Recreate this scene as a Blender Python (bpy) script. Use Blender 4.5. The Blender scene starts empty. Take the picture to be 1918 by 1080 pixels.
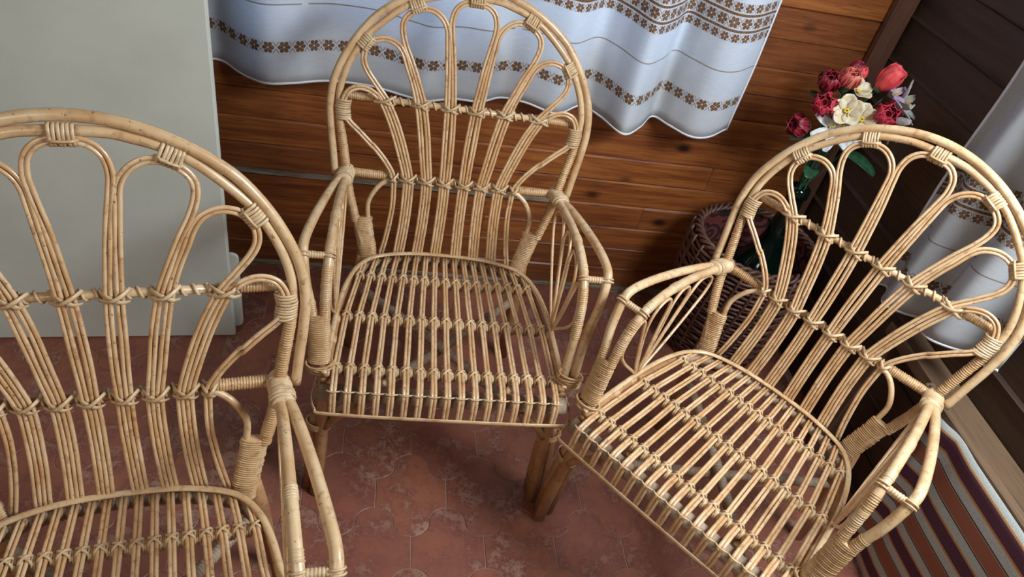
import bpy, math, random
import numpy as np
from mathutils import Matrix, Vector
random.seed(7)
PI = math.pi
S = bpy.context.scene
COL = S.collection

# ---------------------------------------------------------------- camera
cd = bpy.data.cameras.new('camera'); cam = bpy.data.objects.new('camera', cd); COL.objects.link(cam)
cd.sensor_width = 36.0; cd.lens = 25.601; cd.clip_start = 0.05
cam.matrix_world = Matrix(((0.977868, -0.071967, -0.196458, 0.0),
                           (-0.099397, 0.666457, -0.738888, 0.0),
                           (0.184106, 0.742062, 0.644554, 1.58917), (0, 0, 0, 1)))
S.camera = cam
# ---------------------------------------------------------------- world, lights, exposure
W = bpy.data.worlds.new('world'); S.world = W; W.use_nodes = True
bg = W.node_tree.nodes['Background']; bg.inputs[0].default_value = (0.62, 0.78, 1.0, 1); bg.inputs[1].default_value = 0.06
def area(name, loc, target, sx, sy, power, color):
    l = bpy.data.lights.new(name, 'AREA'); l.shape = 'RECTANGLE'; l.size = sx; l.size_y = sy
    l.energy = power; l.color = color
    o = bpy.data.objects.new(name, l); COL.objects.link(o); o.location = loc
    o.rotation_euler = (Vector(target) - Vector(loc)).to_track_quat('-Z', 'Y').to_euler()
    return o
area('front_left_fill_light', (-1.1, -0.9, 2.1), (0.45, 1.3, 0.4), 0.6, 0.8, 15, (1.0, 0.93, 0.82))  # added soft warm fill from behind camera left, not a known door
area('side_window_light', (1.385, 0.44, 1.66), (0.55, 0.72, 0.45), 0.8, 0.8, 80, (0.82, 0.92, 1.0))
area('rear_window_light', (0.30, 2.25, 1.65), (0.3, 1.0, 0.7), 1.2, 1.0, 120, (0.45, 0.66, 1.0))
S.view_settings.view_transform = 'Standard'; S.view_settings.look = 'None'
S.view_settings.exposure = 0.0; S.view_settings.gamma = 1.0; S.view_settings.use_curve_mapping = False

# ---------------------------------------------------------------- material helpers
class NT:
    def __init__(s, name):
        s.m = bpy.data.materials.new(name); s.m.use_nodes = True
        s.n = s.m.node_tree.nodes; s.l = s.m.node_tree.links; s.b = s.n['Principled BSDF']
    def new(s, t, **k):
        o = s.n.new(t)
        for a, b in k.items(): setattr(o, a, b)
        return o
    def put(s, sock, v):
        if isinstance(v, bpy.types.NodeSocket): s.l.new(v, sock)
        elif v is not None:
            if isinstance(v, tuple) and len(v) == 3 and sock.type == 'RGBA': v = v + (1,)
            sock.default_value = v
    def math(s, op, a, b=None, c=None, clamp=False):
        o = s.new('ShaderNodeMath', operation=op, use_clamp=clamp)
        for i, v in enumerate((a, b, c)): s.put(o.inputs[i], v)
        return o.outputs[0]
    def mix(s, f, a, b, mode='MIX'):
        o = s.new('ShaderNodeMix', data_type='RGBA', blend_type=mode)
        s.put(o.inputs[0], f); s.put(o.inputs[6], a); s.put(o.inputs[7], b)
        return o.outputs[2]
    def noise(s, vec, scale, detail=3, rough=.55, dist=0):
        o = s.new('ShaderNodeTexNoise'); s.put(o.inputs['Vector'], vec)
        o.inputs['Scale'].default_value = scale; o.inputs['Detail'].default_value = detail
        o.inputs['Roughness'].default_value = rough; o.inputs['Distortion'].default_value = dist
        return o.outputs[0]
    def ramp(s, v, a, b, va=0., vb=1.):
        o = s.new('ShaderNodeMapRange', interpolation_type='SMOOTHSTEP'); s.put(o.inputs[0], v)
        for i, x in enumerate((a, b, va, vb)): o.inputs[i+1].default_value = x
        return o.outputs[0]
    def coord(s, kind='Object', scale=None, off=None):
        v = s.new('ShaderNodeTexCoord').outputs[kind]
        if off is not None:
            a = s.new('ShaderNodeVectorMath', operation='ADD'); s.l.new(v, a.inputs[0]); s.l.new(off, a.inputs[1]); v = a.outputs[0]
        if scale:
            a = s.new('ShaderNodeVectorMath', operation='MULTIPLY'); s.l.new(v, a.inputs[0]); a.inputs[1].default_value = scale; v = a.outputs[0]
        return v
    def rnd(s): return s.new('ShaderNodeObjectInfo').outputs['Random']
    def rndvec(s, k=37.):
        c = s.new('ShaderNodeCombineXYZ'); r = s.math('MULTIPLY', s.rnd(), k)
        for i in range(3): s.l.new(r, c.inputs[i])
        return c.outputs[0]
    def done(s, color, rough=.5, bump=None, bstr=.2, bdist=.002, spec=.5, coat=0., coatr=.2, **k):
        s.put(s.b.inputs['Base Color'], color); s.put(s.b.inputs['Roughness'], rough)
        s.b.inputs['Specular IOR Level'].default_value = spec
        s.b.inputs['Coat Weight'].default_value = coat; s.b.inputs['Coat Roughness'].default_value = coatr
        if bump is not None:
            b = s.new('ShaderNodeBump'); b.inputs['Strength'].default_value = bstr; b.inputs['Distance'].default_value = bdist
            s.l.new(bump, b.inputs['Height']); s.l.new(b.outputs[0], s.b.inputs['Normal'])
        for a, v in k.items(): s.put(s.b.inputs[a.replace('_', ' ')], v)
        return s.m

def cane_mat(name, light, mid, dark, rough=.38, coat=.25):
    t = NT(name); c = t.coord('Object', off=t.rndvec(3.))
    n1 = t.noise(c, 14, 3); n2 = t.noise(c, 70, 3); n3 = t.noise(c, 160, 2)
    col = t.mix(t.ramp(n1, .35, .68), light, mid)
    col = t.mix(t.ramp(n2, .52, .72, 0, .55), col, dark)
    col = t.mix(t.ramp(n3, .66, .74, 0, .8), col, tuple(x * .35 for x in dark))
    col = t.mix(t.ramp(t.rnd(), 0, 1, 0, .22), col, mid)
    return t.done(col, rough, bump=n2, bstr=.25, bdist=.001, coat=coat, coatr=.25)
M = {}
M['cane'] = cane_mat('varnished_cane', (.74, .50, .285), (.58, .32, .14), (.23, .09, .03), .30, .55)
M['pole'] = cane_mat('varnished_pole', (.72, .50, .285), (.56, .33, .155), (.27, .12, .045), .36, .35)
M['wrap'] = cane_mat('cane_wrapping', (.62, .385, .19), (.47, .255, .105), (.20, .08, .028), .40, .2)
M['bind'] = cane_mat('cane_lashing', (.68, .49, .29), (.55, .35, .18), (.33, .17, .07), .42, .15)
M['leg'] = cane_mat('worn_leg_cane', (.48, .25, .11), (.36, .165, .065), (.15, .06, .025), .45, .1)
M['under'] = cane_mat('grey_unvarnished_cane', (.40, .29, .20), (.28, .185, .115), (.12, .07, .04), .6, 0)

def wood_mat(name, a, b, dark, sc=(1.2, 1, 22), rough=.42, coat=.15, knots=True):
    t = NT(name); c = t.coord('Object', off=t.rndvec(19.)); v = t.coord('Object', off=t.rndvec(19.), scale=sc)
    n = t.noise(v, 2.2, 5, .6, 1.0); f = t.noise(v, 9, 3, .6)
    col = t.mix(t.ramp(n, .3, .7), a, b)
    col = t.mix(t.ramp(f, .5, .75, 0, .6), col, dark)
    if knots:
        vo = t.new('ShaderNodeTexVoronoi'); vo.inputs['Scale'].default_value = 5.5
        m = t.coord('Object', off=t.rndvec(19.), scale=(.8, .05, 1.35)); t.l.new(m, vo.inputs['Vector'])
        d = vo.outputs['Distance']
        col = t.mix(t.ramp(d, .06, .17, .8, 0), col, tuple(x * .55 for x in dark))
        col = t.mix(t.ramp(d, .045, .085, .95, 0), col, (.012, .006, .004))
    col = t.mix(t.ramp(t.rnd(), 0, 1, 0, .45), col, dark)
    return t.done(col, rough, bump=f, bstr=.15, bdist=.002, coat=coat, coatr=.3)
M['plank'] = wood_mat('stained_pine', (.42, .135, .032), (.21, .055, .015), (.070, .018, .008))
M['plank_dark'] = wood_mat('dark_brown_boards', (.095, .048, .026), (.058, .028, .016), (.030, .015, .009), sc=(1, 1.2, 20), rough=.6, coat=0)
M['trim'] = wood_mat('reddish_trim', (.16, .065, .035), (.11, .042, .024), (.06, .024, .014), sc=(20, 20, 1.2), rough=.55, coat=0, knots=False)
M['rail'] = wood_mat('lounger_wood', (.21, .125, .07), (.15, .085, .045), (.08, .042, .024), sc=(22, 1.2, 22), rough=.5, coat=0)
t = NT('dusty_ledge'); M['dust'] = t.done(t.mix(t.ramp(t.noise(t.coord('Object', scale=(3, 20, 20)), 6, 4), .35, .7), (.26, .22, .15), (.13, .08, .05)), .8)

def tile_mat():
    t = NT('terracotta_glaze'); c = t.coord('Object', off=t.rndvec(23.))
    n1 = t.noise(c, 11, 4, .6); n2 = t.noise(c, 48, 5, .72); n3 = t.noise(c, 130, 3, .7)
    col = t.mix(t.ramp(n1, .38, .64), (.31, .108, .058), (.17, .050, .034))
    col = t.mix(t.ramp(t.math('MULTIPLY', n1, n2), .27, .38, 0, .75), col, (.42, .235, .15))
    col = t.mix(t.ramp(n2, .56, .72, 0, .6), col, (.11, .03, .03))
    col = t.mix(t.ramp(t.math('MULTIPLY', n3, n1), .27, .37, 0, .45), col, (.42, .23, .15))
    col = t.mix(t.ramp(t.rnd(), 0, 1, 0, .35), col, (.18, .05, .045))
    return t.done(col, .42, bump=n2, bstr=.12, bdist=.001, spec=.45)
M['tile'] = tile_mat()
t = NT('tile_grout'); M['grout'] = t.done(t.mix(t.noise(t.coord(), 60), (.46, .30, .22), (.30, .17, .12)), .85)
t = NT('white_paint'); n = t.noise(t.coord(), 5, 4)
M['white'] = t.done(t.mix(t.ramp(n, .3, .7), (.56, .56, .48), (.62, .62, .54)), .45, bump=t.noise(t.coord(), 300, 2), bstr=.05)
t = NT('plaster'); M['plaster'] = t.done(t.mix(t.noise(t.coord(), 3), (.20, .15, .11), (.25, .19, .14)), .9)
t = NT('steel'); M['steel'] = t.done(t.mix(t.noise(t.coord(), 90), (.5, .5, .5), (.35, .35, .35)), .35, Metallic=1.0)
t = NT('window_glass'); M['glass'] = t.done((.95, .97, 1.), .02, Transmission_Weight=1.0, IOR=1.45)
t = NT('green_bottle_glass'); M['bottle'] = t.done(t.mix(t.noise(t.coord(), 8), (.002, .008, .005), (.001, .004, .003)), .06, spec=.6)

# ---- curtain cloth: printed rows laid out along u (cloth length) and v (height above the hem), metres
def curtain_mat():
    t = NT('printed_voile'); uv = t.new('ShaderNodeUVMap', uv_map='cloth').outputs[0]
    sp = t.new('ShaderNodeSeparateXYZ'); t.l.new(uv, sp.inputs[0]); u, v = sp.outputs[0], sp.outputs[1]
    def flowers(vc, R, pitch, ph=0.):
        x = t.math('SUBTRACT', t.math('MODULO', t.math('ADD', u, 10 + ph), pitch), pitch / 2)
        y = t.math('SUBTRACT', v, vc)
        r = t.math('SQRT', t.math('ADD', t.math('MULTIPLY', x, x), t.math('MULTIPLY', y, y)))
        th = t.math('ARCTAN2', y, x)
        pet = t.math('ABSOLUTE', t.math('COSINE', t.math('MULTIPLY', th, 3.0)))
        rad = t.math('MULTIPLY', t.math('ADD', t.math('MULTIPLY', t.math('POWER', pet, .6), .48), .55), R)
        fl = t.math('LESS_THAN', r, rad)
        fl = t.math('MULTIPLY', fl, t.math('GREATER_THAN', r, R * .16))
        gap = t.math('GREATER_THAN', pet, .10)
        fl = t.math('MULTIPLY', fl, gap)
        x2 = t.math('SUBTRACT', t.math('MODULO', t.math('ADD', u, 10 + ph + pitch / 2), pitch), pitch / 2)
        ax = t.math('ABSOLUTE', x2); ay = t.math('ABSOLUTE', y)
        cr = t.math('LESS_THAN', t.math('ABSOLUTE', t.math('SUBTRACT', ax, t.math('MULTIPLY', t.math('SUBTRACT', ay, R * .25), .62))), R * .075)
        cr = t.math('MULTIPLY', cr, t.math('LESS_THAN', ay, R * 1.0))
        cr = t.math('MULTIPLY', cr, t.math('GREATER_THAN', ay, R * .12))
        return t.math('MAXIMUM', fl, t.math('MULTIPLY', cr, .8))
    def line(vc, w): return t.math('LESS_THAN', t.math('ABSOLUTE', t.math('SUBTRACT', v, vc)), w)
    m = flowers(.100, .0150, .0385)
    for a in (flowers(.293, .0115, .029, .01), flowers(.331, .0145, .0345, .02), flowers(.369, .0115, .029, .0), line(.3105, .0032), line(.3515, .0032)):
        m = t.math('MAXIMUM', m, a)
    m2 = t.math('MULTIPLY', t.math('LESS_THAN', t.math('ABSOLUTE', t.math('SUBTRACT', v, .203)), .0016),
                t.math('GREATER_THAN', t.math('MODULO', t.math('ADD', u, 9.955), .55), .018))
    weave = t.noise(t.coord('Object', scale=(1, 1, 1)), 260, 2)
    thr = t.new('ShaderNodeTexNoise'); thr.inputs['Scale'].default_value = 1.0
    cc = t.new('ShaderNodeVectorMath', operation='MULTIPLY'); t.l.new(uv, cc.inputs[0]); cc.inputs[1].default_value = (30, 900, 1)
    t.l.new(cc.outputs[0], thr.inputs['Vector'])
    cloth = t.mix(t.ramp(thr.outputs[0], .3, .7), (.78, .79, .80), (.70, .71, .73))
    brown = t.mix(t.ramp(weave, .35, .65), (.20, .095, .045), (.34, .19, .10))
    col = t.mix(m, cloth, brown); col = t.mix(t.math('MULTIPLY', m2, .8), col, (.30, .22, .15))
    b = t.b; t.put(b.inputs['Base Color'], col); b.inputs['Roughness'].default_value = .85
    b.inputs['Specular IOR Level'].default_value = .15
    tr = t.new('ShaderNodeBsdfTranslucent'); t.l.new(col, tr.inputs[0])
    mx = t.new('ShaderNodeMixShader'); mx.inputs[0].default_value = .42
    t.l.new(b.outputs[0], mx.inputs[1]); t.l.new(tr.outputs[0], mx.inputs[2])
    t.l.new(mx.outputs[0], t.n['Material Output'].inputs[0])
    return t.m
M['curtain'] = curtain_mat()
def stripe_mat():
    t = NT('striped_canvas'); uv = t.new('ShaderNodeUVMap', uv_map='cloth').outputs[0]
    sp = t.new('ShaderNodeSeparateXYZ'); t.l.new(uv, sp.inputs[0]); v = sp.outputs[1]
    P = .135
    d = t.math('SUBTRACT', t.math('MODULO', t.math('ADD', v, 10 * P + P / 2), P), P / 2)   # 0 at purple centre
    a = t.math('ABSOLUTE', d)
    def below(x): return t.math('LESS_THAN', a, x)
    col = (.46, .47, .43)
    col = t.mix(below(.0235), col, (.52, .46, .22)); col = t.mix(below(.0215), col, (.50, .20, .075))
    col = t.mix(below(.0165), col, (.085, .022, .045))
    col = t.mix(t.math('GREATER_THAN', a, .0445), col, (.03, .018, .022))
    col = t.mix(t.math('GREATER_THAN', a, .0475), col, (.40, .27, .15))
    col = t.mix(t.math('GREATER_THAN', a, .0495), col, (.30, .095, .05))
    w = t.noise(t.coord('Object'), 420, 2); col = t.mix(t.ramp(w, .3, .7, 0, .35), col, (.10, .08, .07))
    return t.done(col, .85, bump=w, bstr=.2, bdist=.001, spec=.2)
M['stripe'] = stripe_mat()
def plain(name, a, b, rough=.55, sc=60, **k):
    t = NT(name); return t.done(t.mix(t.ramp(t.noise(t.coord(), sc, 3), .35, .65), a, b), rough, **k)
M['rose'] = plain('rose_red_silk', (.50, .030, .055), (.36, .018, .04))
M['dark_rose'] = plain('dark_red_silk', (.26, .010, .022), (.16, .006, .016))
M['tulip'] = plain('coral_red_silk', (.78, .085, .085), (.58, .05, .06))
M['pink'] = plain('salmon_silk', (.62, .18, .12), (.45, .07, .06))
M['cream'] = plain('cream_silk', (.66, .56, .38), (.55, .44, .27))
M['lily'] = plain('white_silk', (.66, .64, .62), (.5, .47, .46))
M['lavender'] = plain('lavender_silk', (.52, .44, .56), (.40, .28, .42))
M['yellow'] = plain('yellow_stamens', (.75, .55, .03), (.50, .33, .02))
M['leaf'] = plain('green_leaf_plastic', (.035, .10, .045), (.018, .06, .03), .35)
M['wicker'] = cane_mat('dark_red_wicker', (.15, .065, .04), (.10, .04, .026), (.05, .02, .014), .5, .1)
t = NT('folk_pattern_cloth')
vo = t.new('ShaderNodeTexVoronoi'); vo.inputs['Scale'].default_value = 16; t.l.new(t.coord(), vo.inputs['Vector'])
rr = t.math('FRACT', t.math('MULTIPLY', vo.outputs['Distance'], 3.2))
M['folk'] = t.done(t.mix(t.ramp(rr, .45, .6), (.17, .03, .025), (.025, .01, .01)), .8)

# ---------------------------------------------------------------- mesh helpers
class MB:
    def __init__(s): s.v = []; s.f = []; s.uv = None
    def add(s, V, F):
        o = len(s.v); s.v += [tuple(map(float, p)) for p in V]; s.f += [tuple(i + o for i in f) for f in F]; return s
    def box(s, lo, hi, bev=0.):
        x0, y0, z0 = lo; x1, y1, z1 = hi
        if bev <= 0:
            V = [(x, y, z) for z in (z0, z1) for y in (y0, y1) for x in (x0, x1)]
            return s.add(V, [(0, 2, 3, 1), (4, 5, 7, 6), (0, 1, 5, 4), (2, 6, 7, 3), (0, 4, 6, 2), (1, 3, 7, 5)])
        b = bev; V = []
        for z, ins in ((z0, b), (z0 + b, 0), (z1 - b, 0), (z1, b)):
            X0, X1, Y0, Y1 = x0 + ins, x1 - ins, y0 + ins, y1 - ins
            c = b if ins == 0 else b * .4
            V += [(X0 + c, Y0, z), (X1 - c, Y0, z), (X1, Y0 + c, z), (X1, Y1 - c, z), (X1 - c, Y1, z), (X0 + c, Y1, z), (X0, Y1 - c, z), (X0, Y0 + c, z)]
        F = [tuple(range(7, -1, -1)), tuple(range(24, 32))]
        for k in range(3):
            for i in range(8): F.append((k * 8 + i, k * 8 + (i + 1) % 8, k * 8 + 8 + (i + 1) % 8, k * 8 + 8 + i))
        return s.add(V, F)
    def tube(s, P, r, n=8, ab=None, up=None, cap=True, closed=False):
        """sweep an n-gon along P; r scalar or list; ab = (width factor, thickness factor) with 'up' giving the thickness axis"""
        P = np.asarray(P, float); m = len(P)
        R = np.broadcast_to(np.asarray(r, float), (m,))
        if closed: T = np.roll(P, -1, 0) - np.roll(P, 1, 0)
        else: T = np.gradient(P, axis=0)
        T /= np.maximum(np.linalg.norm(T, axis=1, keepdims=True), 1e-9)
        if up is not None: N0 = np.asarray(up, float)
        else:
            N0 = np.array((0., 0., 1.)) if abs(T[0][2]) < .9 else np.array((1., 0., 0.))
        ang = np.arange(n) * 2 * PI / n; ca, sa = np.cos(ang), np.sin(ang)
        a, b = ab or (1., 1.)
        V = np.empty((m, n, 3)); N = N0
        for i in range(m):
            N = (N0 if up is not None else N) - T[i] * np.dot(T[i], N0 if up is not None else N)
            N = N / max(np.linalg.norm(N), 1e-9); B = np.cross(T[i], N)
            V[i] = P[i] + R[i] * (a * ca[:, None] * B + b * sa[:, None] * N)
        F = []
        for i in range(m if closed else m - 1):
            j = (i + 1) % m
            for k in range(n):
                q = (k + 1) % n
                F.append((i * n + k, i * n + q, j * n + q, j * n + k))
        V = V.reshape(-1, 3)
        if cap and not closed:
            F.append(tuple(range(n - 1, -1, -1))); F.append(tuple((m - 1) * n + k for k in range(n)))
        return s.add(V, F)
    def lathe(s, prof, n=24, c=(0, 0, 0), fr=1.):
        V = []; F = []
        for r, z in prof:
            for k in range(n):
                a = 2 * PI * k / n; V.append((c[0] + r * math.cos(a), c[1] + r * math.sin(a), c[2] + z))
        for i in range(len(prof) - 1):
            for k in range(n):
                q = (k + 1) % n; F.append((i * n + k, i * n + q, (i + 1) * n + q, (i + 1) * n + k))
        return s.add(V, F)
    def sphere(s, c, r, n=8, m=5, sc=(1, 1, 1)):
        V = [(c[0], c[1], c[2] - r * sc[2])]; F = []
        for i in range(1, m):
            t = PI * i / m
            for k in range(n):
                a = 2 * PI * k / n
                V.append((c[0] + r * sc[0] * math.sin(t) * math.cos(a), c[1] + r * sc[1] * math.sin(t) * math.sin(a), c[2] - r * sc[2] * math.cos(t)))
        V.append((c[0], c[1], c[2] + r * sc[2]))
        for k in range(n): F.append((0, 1 + (k + 1) % n, 1 + k)); F.append((len(V) - 1, 1 + (m - 2) * n + k, 1 + (m - 2) * n + (k + 1) % n))
        for i in range(m - 2):
            for k in range(n):
                q = (k + 1) % n; F.append((1 + i * n + k, 1 + i * n + q, 1 + (i + 1) * n + q, 1 + (i + 1) * n + k))
        return s.add(V, F)
    def build(s, name, mat, parent=None, smooth=True, uv=None):
        me = bpy.data.meshes.new(name); me.from_pydata(s.v, [], s.f); me.materials.append(mat)
        if smooth: me.polygons.foreach_set('use_smooth', [True] * len(me.polygons))
        if uv is not None:
            L = me.uv_layers.new(name='cloth'); vi = np.empty(len(me.loops), int); me.loops.foreach_get('vertex_index', vi)
            L.data.foreach_set('uv', np.asarray(uv, float)[vi].ravel())
        me.update()
        o = bpy.data.objects.new(name, me); COL.objects.link(o)
        if parent: o.parent = parent
        return o
def crm(P, k=6):
    """centripetal-ish Catmull-Rom through P"""
    P = np.asarray(P, float); Q = np.vstack([2 * P[0] - P[1], P, 2 * P[-1] - P[-2]]); out = []
    for i in range(1, len(Q) - 2):
        a, b, c, d = Q[i - 1], Q[i], Q[i + 1], Q[i + 2]
        for j in range(k):
            t = j / k
            out.append(.5 * (2 * b + (c - a) * t + (2 * a - 5 * b + 4 * c - d) * t * t + (3 * b - a - 3 * c + d) * t ** 3))
    out.append(P[-1]); return np.array(out)
def resample(P, step):
    P = np.asarray(P, float); d = np.r_[0, np.cumsum(np.linalg.norm(np.diff(P, axis=0), axis=1))]
    n = max(2, int(round(d[-1] / step)) + 1); q = np.linspace(0, d[-1], n)
    return np.stack([np.interp(q, d, P[:, i]) for i in range(3)], 1)
def wrapmb(mb, P, r0, r1=None, pitch=.0046, n=11, ab=None, up=None, seed=0):
    """cane wound turn against turn: a ridged sleeve, one ridge a turn, turns of uneven height"""
    rg = random.Random(seed); Q = resample(P, pitch / 4); m = len(Q); r1 = r0 if r1 is None else r1
    r = []
    h = 0
    for i in range(m):
        ph = i % 4
        if ph == 0: h = rg.uniform(-.03, .05)
        base = r0 + (r1 - r0) * i / (m - 1)
        r.append(base * (.84 if ph == 0 else 1.0 + h if ph == 2 else .975 + h))
    mb.tube(Q, r, n, ab=ab, up=up)
    return mb
def ribbon(mb, P, w=.0022, th=.45, up=None, n=6): return mb.tube(P, w, n, ab=(1, th), up=up) if up is not None else mb.tube(P, w, n)
def ring(c, axis, a, b, e1, n=12, jit=0., rg=random):
    """closed loop about 'axis' through c, half size a along e1 and b across"""
    axis = np.array(axis, float); axis /= np.linalg.norm(axis); e1 = np.array(e1, float); e1 -= axis * np.dot(axis, e1); e1 /= np.linalg.norm(e1)
    e2 = np.cross(axis, e1); sl = rg.uniform(-jit, jit); sl2 = rg.uniform(-jit, jit); pts = []
    for k in range(n):
        t = 2 * PI * k / n
        pts.append(np.array(c) + e1 * a * math.cos(t) + e2 * b * math.sin(t) + axis * (sl * math.cos(t) + sl2 * math.sin(t)))
    return np.array(pts)
def empty(name, loc=(0, 0, 0), rz=0.):
    o = bpy.data.objects.new(name, None); COL.objects.link(o); o.location = loc; o.rotation_euler = (0, 0, rz); o.empty_display_size = .1; return o
def tag(o, label, cat, group=None):
    o['label'] = label; o['category'] = cat
    if group: o['group'] = group
    return o
def struct(o): o['kind'] = 'structure'; return o

# ================================================================ SETTING
YW = 1.873; XR = 1.405
# ---- floor: curved terracotta tiles, each its own piece, over a bed of grout
g = MB().box((-2.6, -1.6, -.06), (XR + .05, YW + .05, -.0022)); floor = struct(g.build('floor', M['grout'], smooth=False))
TW, TR, TA, TU0, TV0 = .1745, .1559, .075, -.0275, 1.1382
def wave(t):
    t = t % 1.; t = min(t, 1 - t) * 2          # 0 at crest, 1 at trough
    def arc(q): return 1 - math.sqrt(max(0, 1 - q * q))
    e = arc(min(1, 2 * t * .985)) * .5 if t < .5 else 1 - .5 * arc(min(1, 2 * (1 - t) * .985))
    return e
gap = .0012; NS = 20
us = [i / NS for i in range(NS + 1)]
us = sorted(set(us + [.22, .24, .26, .28, .72, .74, .76, .78]))
xs = [gap / TW + u * (1 - 2 * gap / TW) for u in us]
front = [((x - .5) * TW, -wave(x) * TA) for x in xs]                 # bottom edge (towards camera), crest at both sides
back = [((x - .5) * TW, TR - TA * wave(x + .5)) for x in xs]         # top edge, trough at both sides
def offs(pts, d):
    P = np.array(pts); T = np.gradient(P, axis=0); T /= np.linalg.norm(T, axis=1, keepdims=True)
    return [tuple(p) for p in P + np.stack([-T[:, 1], T[:, 0]], 1) * d]
def outline(d):
    a = offs(front, gap * .7 + d); b = offs(back, -(gap * .7 + d))
    w = TW / 2 - gap * .5 - d
    cl = lambda q: [(max(-w, min(w, x)), y) for x, y in q]
    return cl(a) + cl(b)[::-1]
o0, o1 = outline(0), outline(.0014); nT = len(o0)
V = [(x, y - TR / 2, -.004) for x, y in o0] + [(x, y - TR / 2, -.0010) for x, y in o0] + [(x, y - TR / 2, 0) for x, y in o1]
F = [(i, (i + 1) % nT, nT + (i + 1) % nT, nT + i) for i in range(nT)] + [(nT + i, nT + (i + 1) % nT, 2 * nT + (i + 1) % nT, 2 * nT + i) for i in range(nT)]
hn = nT // 2
F += [(2 * nT + i, 2 * nT + i + 1, 2 * nT + nT - 2 - i, 2 * nT + nT - 1 - i) for i in range(hn - 1)]
tm = bpy.data.meshes.new('tile'); tm.from_pydata(V, [], F); tm.materials.append(M['tile']); tm.update()
cnt = 0
for k in range(-5, 7):
    for j in range(-11, 9):
        ux = TU0 + (j + (.5 if k % 2 == 0 else 0.)) * TW + TW * 0
        vy = TV0 - k * TR
        # row k: its front edge is boundary k, whose crests sit at integer u for even k
        if ux < -1.75 or ux > XR - .0 or vy + TR < .25 or vy > YW - .08: continue
        o = bpy.data.objects.new('tile', tm); COL.objects.link(o); o.parent = floor
        o.location = (ux, vy + TR / 2, random.uniform(-.0002, .0002)); cnt += 1
# ---- back wall of stained pine planks
back_wall = struct(MB().box((-2.6, YW + .012, 0), (XR + .1, YW + .12, .80)).build('wall_back', M['plank_dark'], smooth=False))
mb = MB(); mb.box((-2.6, YW + .012, .80), (-.32, YW + .12, 2.5)); mb.box((.93, YW + .012, .80), (XR + .1, YW + .12, 2.5)); mb.box((-.32, YW + .012, 1.95), (.93, YW + .12, 2.5))
q = mb.build('wall_panel', M['plank_dark'], back_wall, smooth=False)
def plank(x0, x1, z0, h, parent, yf, th=.016, axis='x', m='plank'):
    c = random.choice((.003, .0042, .006)); prof = [(th, 0.), (c * .9, .0), (0, c * .8), (0, h * .45), (0, h - c * 1.1), (c * 1.1, h - .0012), (th, h - .0012)]
    V = []; F = []
    for X in (x0, x1):
        for d, z in prof: V.append((X, yf + d, z0 + z) if axis == 'x' else (yf - d, X, z0 + z))
    n = len(prof)
    for i in range(n - 1): F.append((i, i + 1, n + i + 1, n + i) if axis == 'y' else (i, n + i, n + i + 1, i + 1))
    F += [tuple(range(n)), tuple(range(2 * n - 1, n - 1, -1))]
    return MB().add(V, F).build('plank', M[m], parent, smooth=False)
H = .0852; z = .004; row = 0
joints = {0: .62, 1: -.55, 2: .35, 3: .86, 4: -.12, 5: 1.04, 6: .36, 7: -.3, 8: .5}
while z < 2.4:
    yf = YW - (.010 if row < 4 else 0) + random.uniform(-.001, .001)
    xa, xb = -2.5, XR
    if z > .80 and z < 1.93: segs = [(xa, -.34), (.95, xb)]
    elif row in joints: segs = [(xa, joints[row] - .0006), (joints[row] + .0006, xb)]
    else: segs = [(xa, xb)]
    for a, b in segs: plank(a, b, z, H, back_wall, yf)
    z += H; row += 1
    if row == 4: z -= .002
st = MB().box((-2.5, YW - .020, .3395), (.60, YW + .004, .3450), .0015); struct(st.build('trim_1', M['dust'], smooth=False))
st = MB().box((-2.5, YW - .020, 0), (XR, YW - .008, .012), .002); struct(st.build('baseboard_back', M['dust'], smooth=False))
# ---- window in the back wall behind the curtain
win = struct(MB().box((-.36, YW - .018, .80), (.97, YW + .10, .835), .003).build('window_1', M['plank'], smooth=False))
fr = MB()
for a, b in (((-.36, YW - .01, .835), (-.30, YW + .09, 1.96)), ((.91, YW - .01, .835), (.97, YW + .09, 1.96)), ((-.30, YW - .01, 1.90), (.91, YW + .09, 1.96)), ((.285, YW + .01, .835), (.335, YW + .06, 1.90)), ((-.30, YW + .01, .835), (.91, YW + .06, .885))): fr.box(a, b, .003)
fr.build('window_frame', M['trim'], win, smooth=False)
for a, b in ((-.30, .285), (.335, .91)): MB().box((a, YW + .03, .885), (b, YW + .034, 1.90)).build('pane', M['glass'], win, smooth=False)
# ---- right wall of dark boards with a corner post
right_wall = struct(MB().box((XR + .014, -1.4, 0), (XR + .12, YW + .1, 2.5)).build('wall_right', M['plank_dark'], smooth=False))
z = .0
while z < 2.4:
    h = .118
    if z > .85 and z < 1.75: segs = [(1.30, YW), (-1.35, .42)]
    else: segs = [(-1.35, YW)]
    segs = [(-1.35, YW)]
    for a, b in segs: plank(a, b, z, h, right_wall, XR + .014 - random.uniform(.012, .0135), th=.012, axis='y', m='plank_dark')
    z += h
struct(MB().box((1.337, YW - .030, 0), (1.398, YW - .008, 2.45), .003).build('trim_2', M['trim'], smooth=False))
# ---- left wall and ceiling close the corner of the room beyond the frame
struct(MB().box((-2.72, -1.6, 0), (-2.6, YW + .1, 2.5)).build('wall_left', M['plaster'], smooth=False))
struct(MB().box((-2.72, -1.6, 2.5), (XR + .12, YW + .12, 2.6)).build('ceiling', M['plank_dark'], smooth=False))

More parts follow.
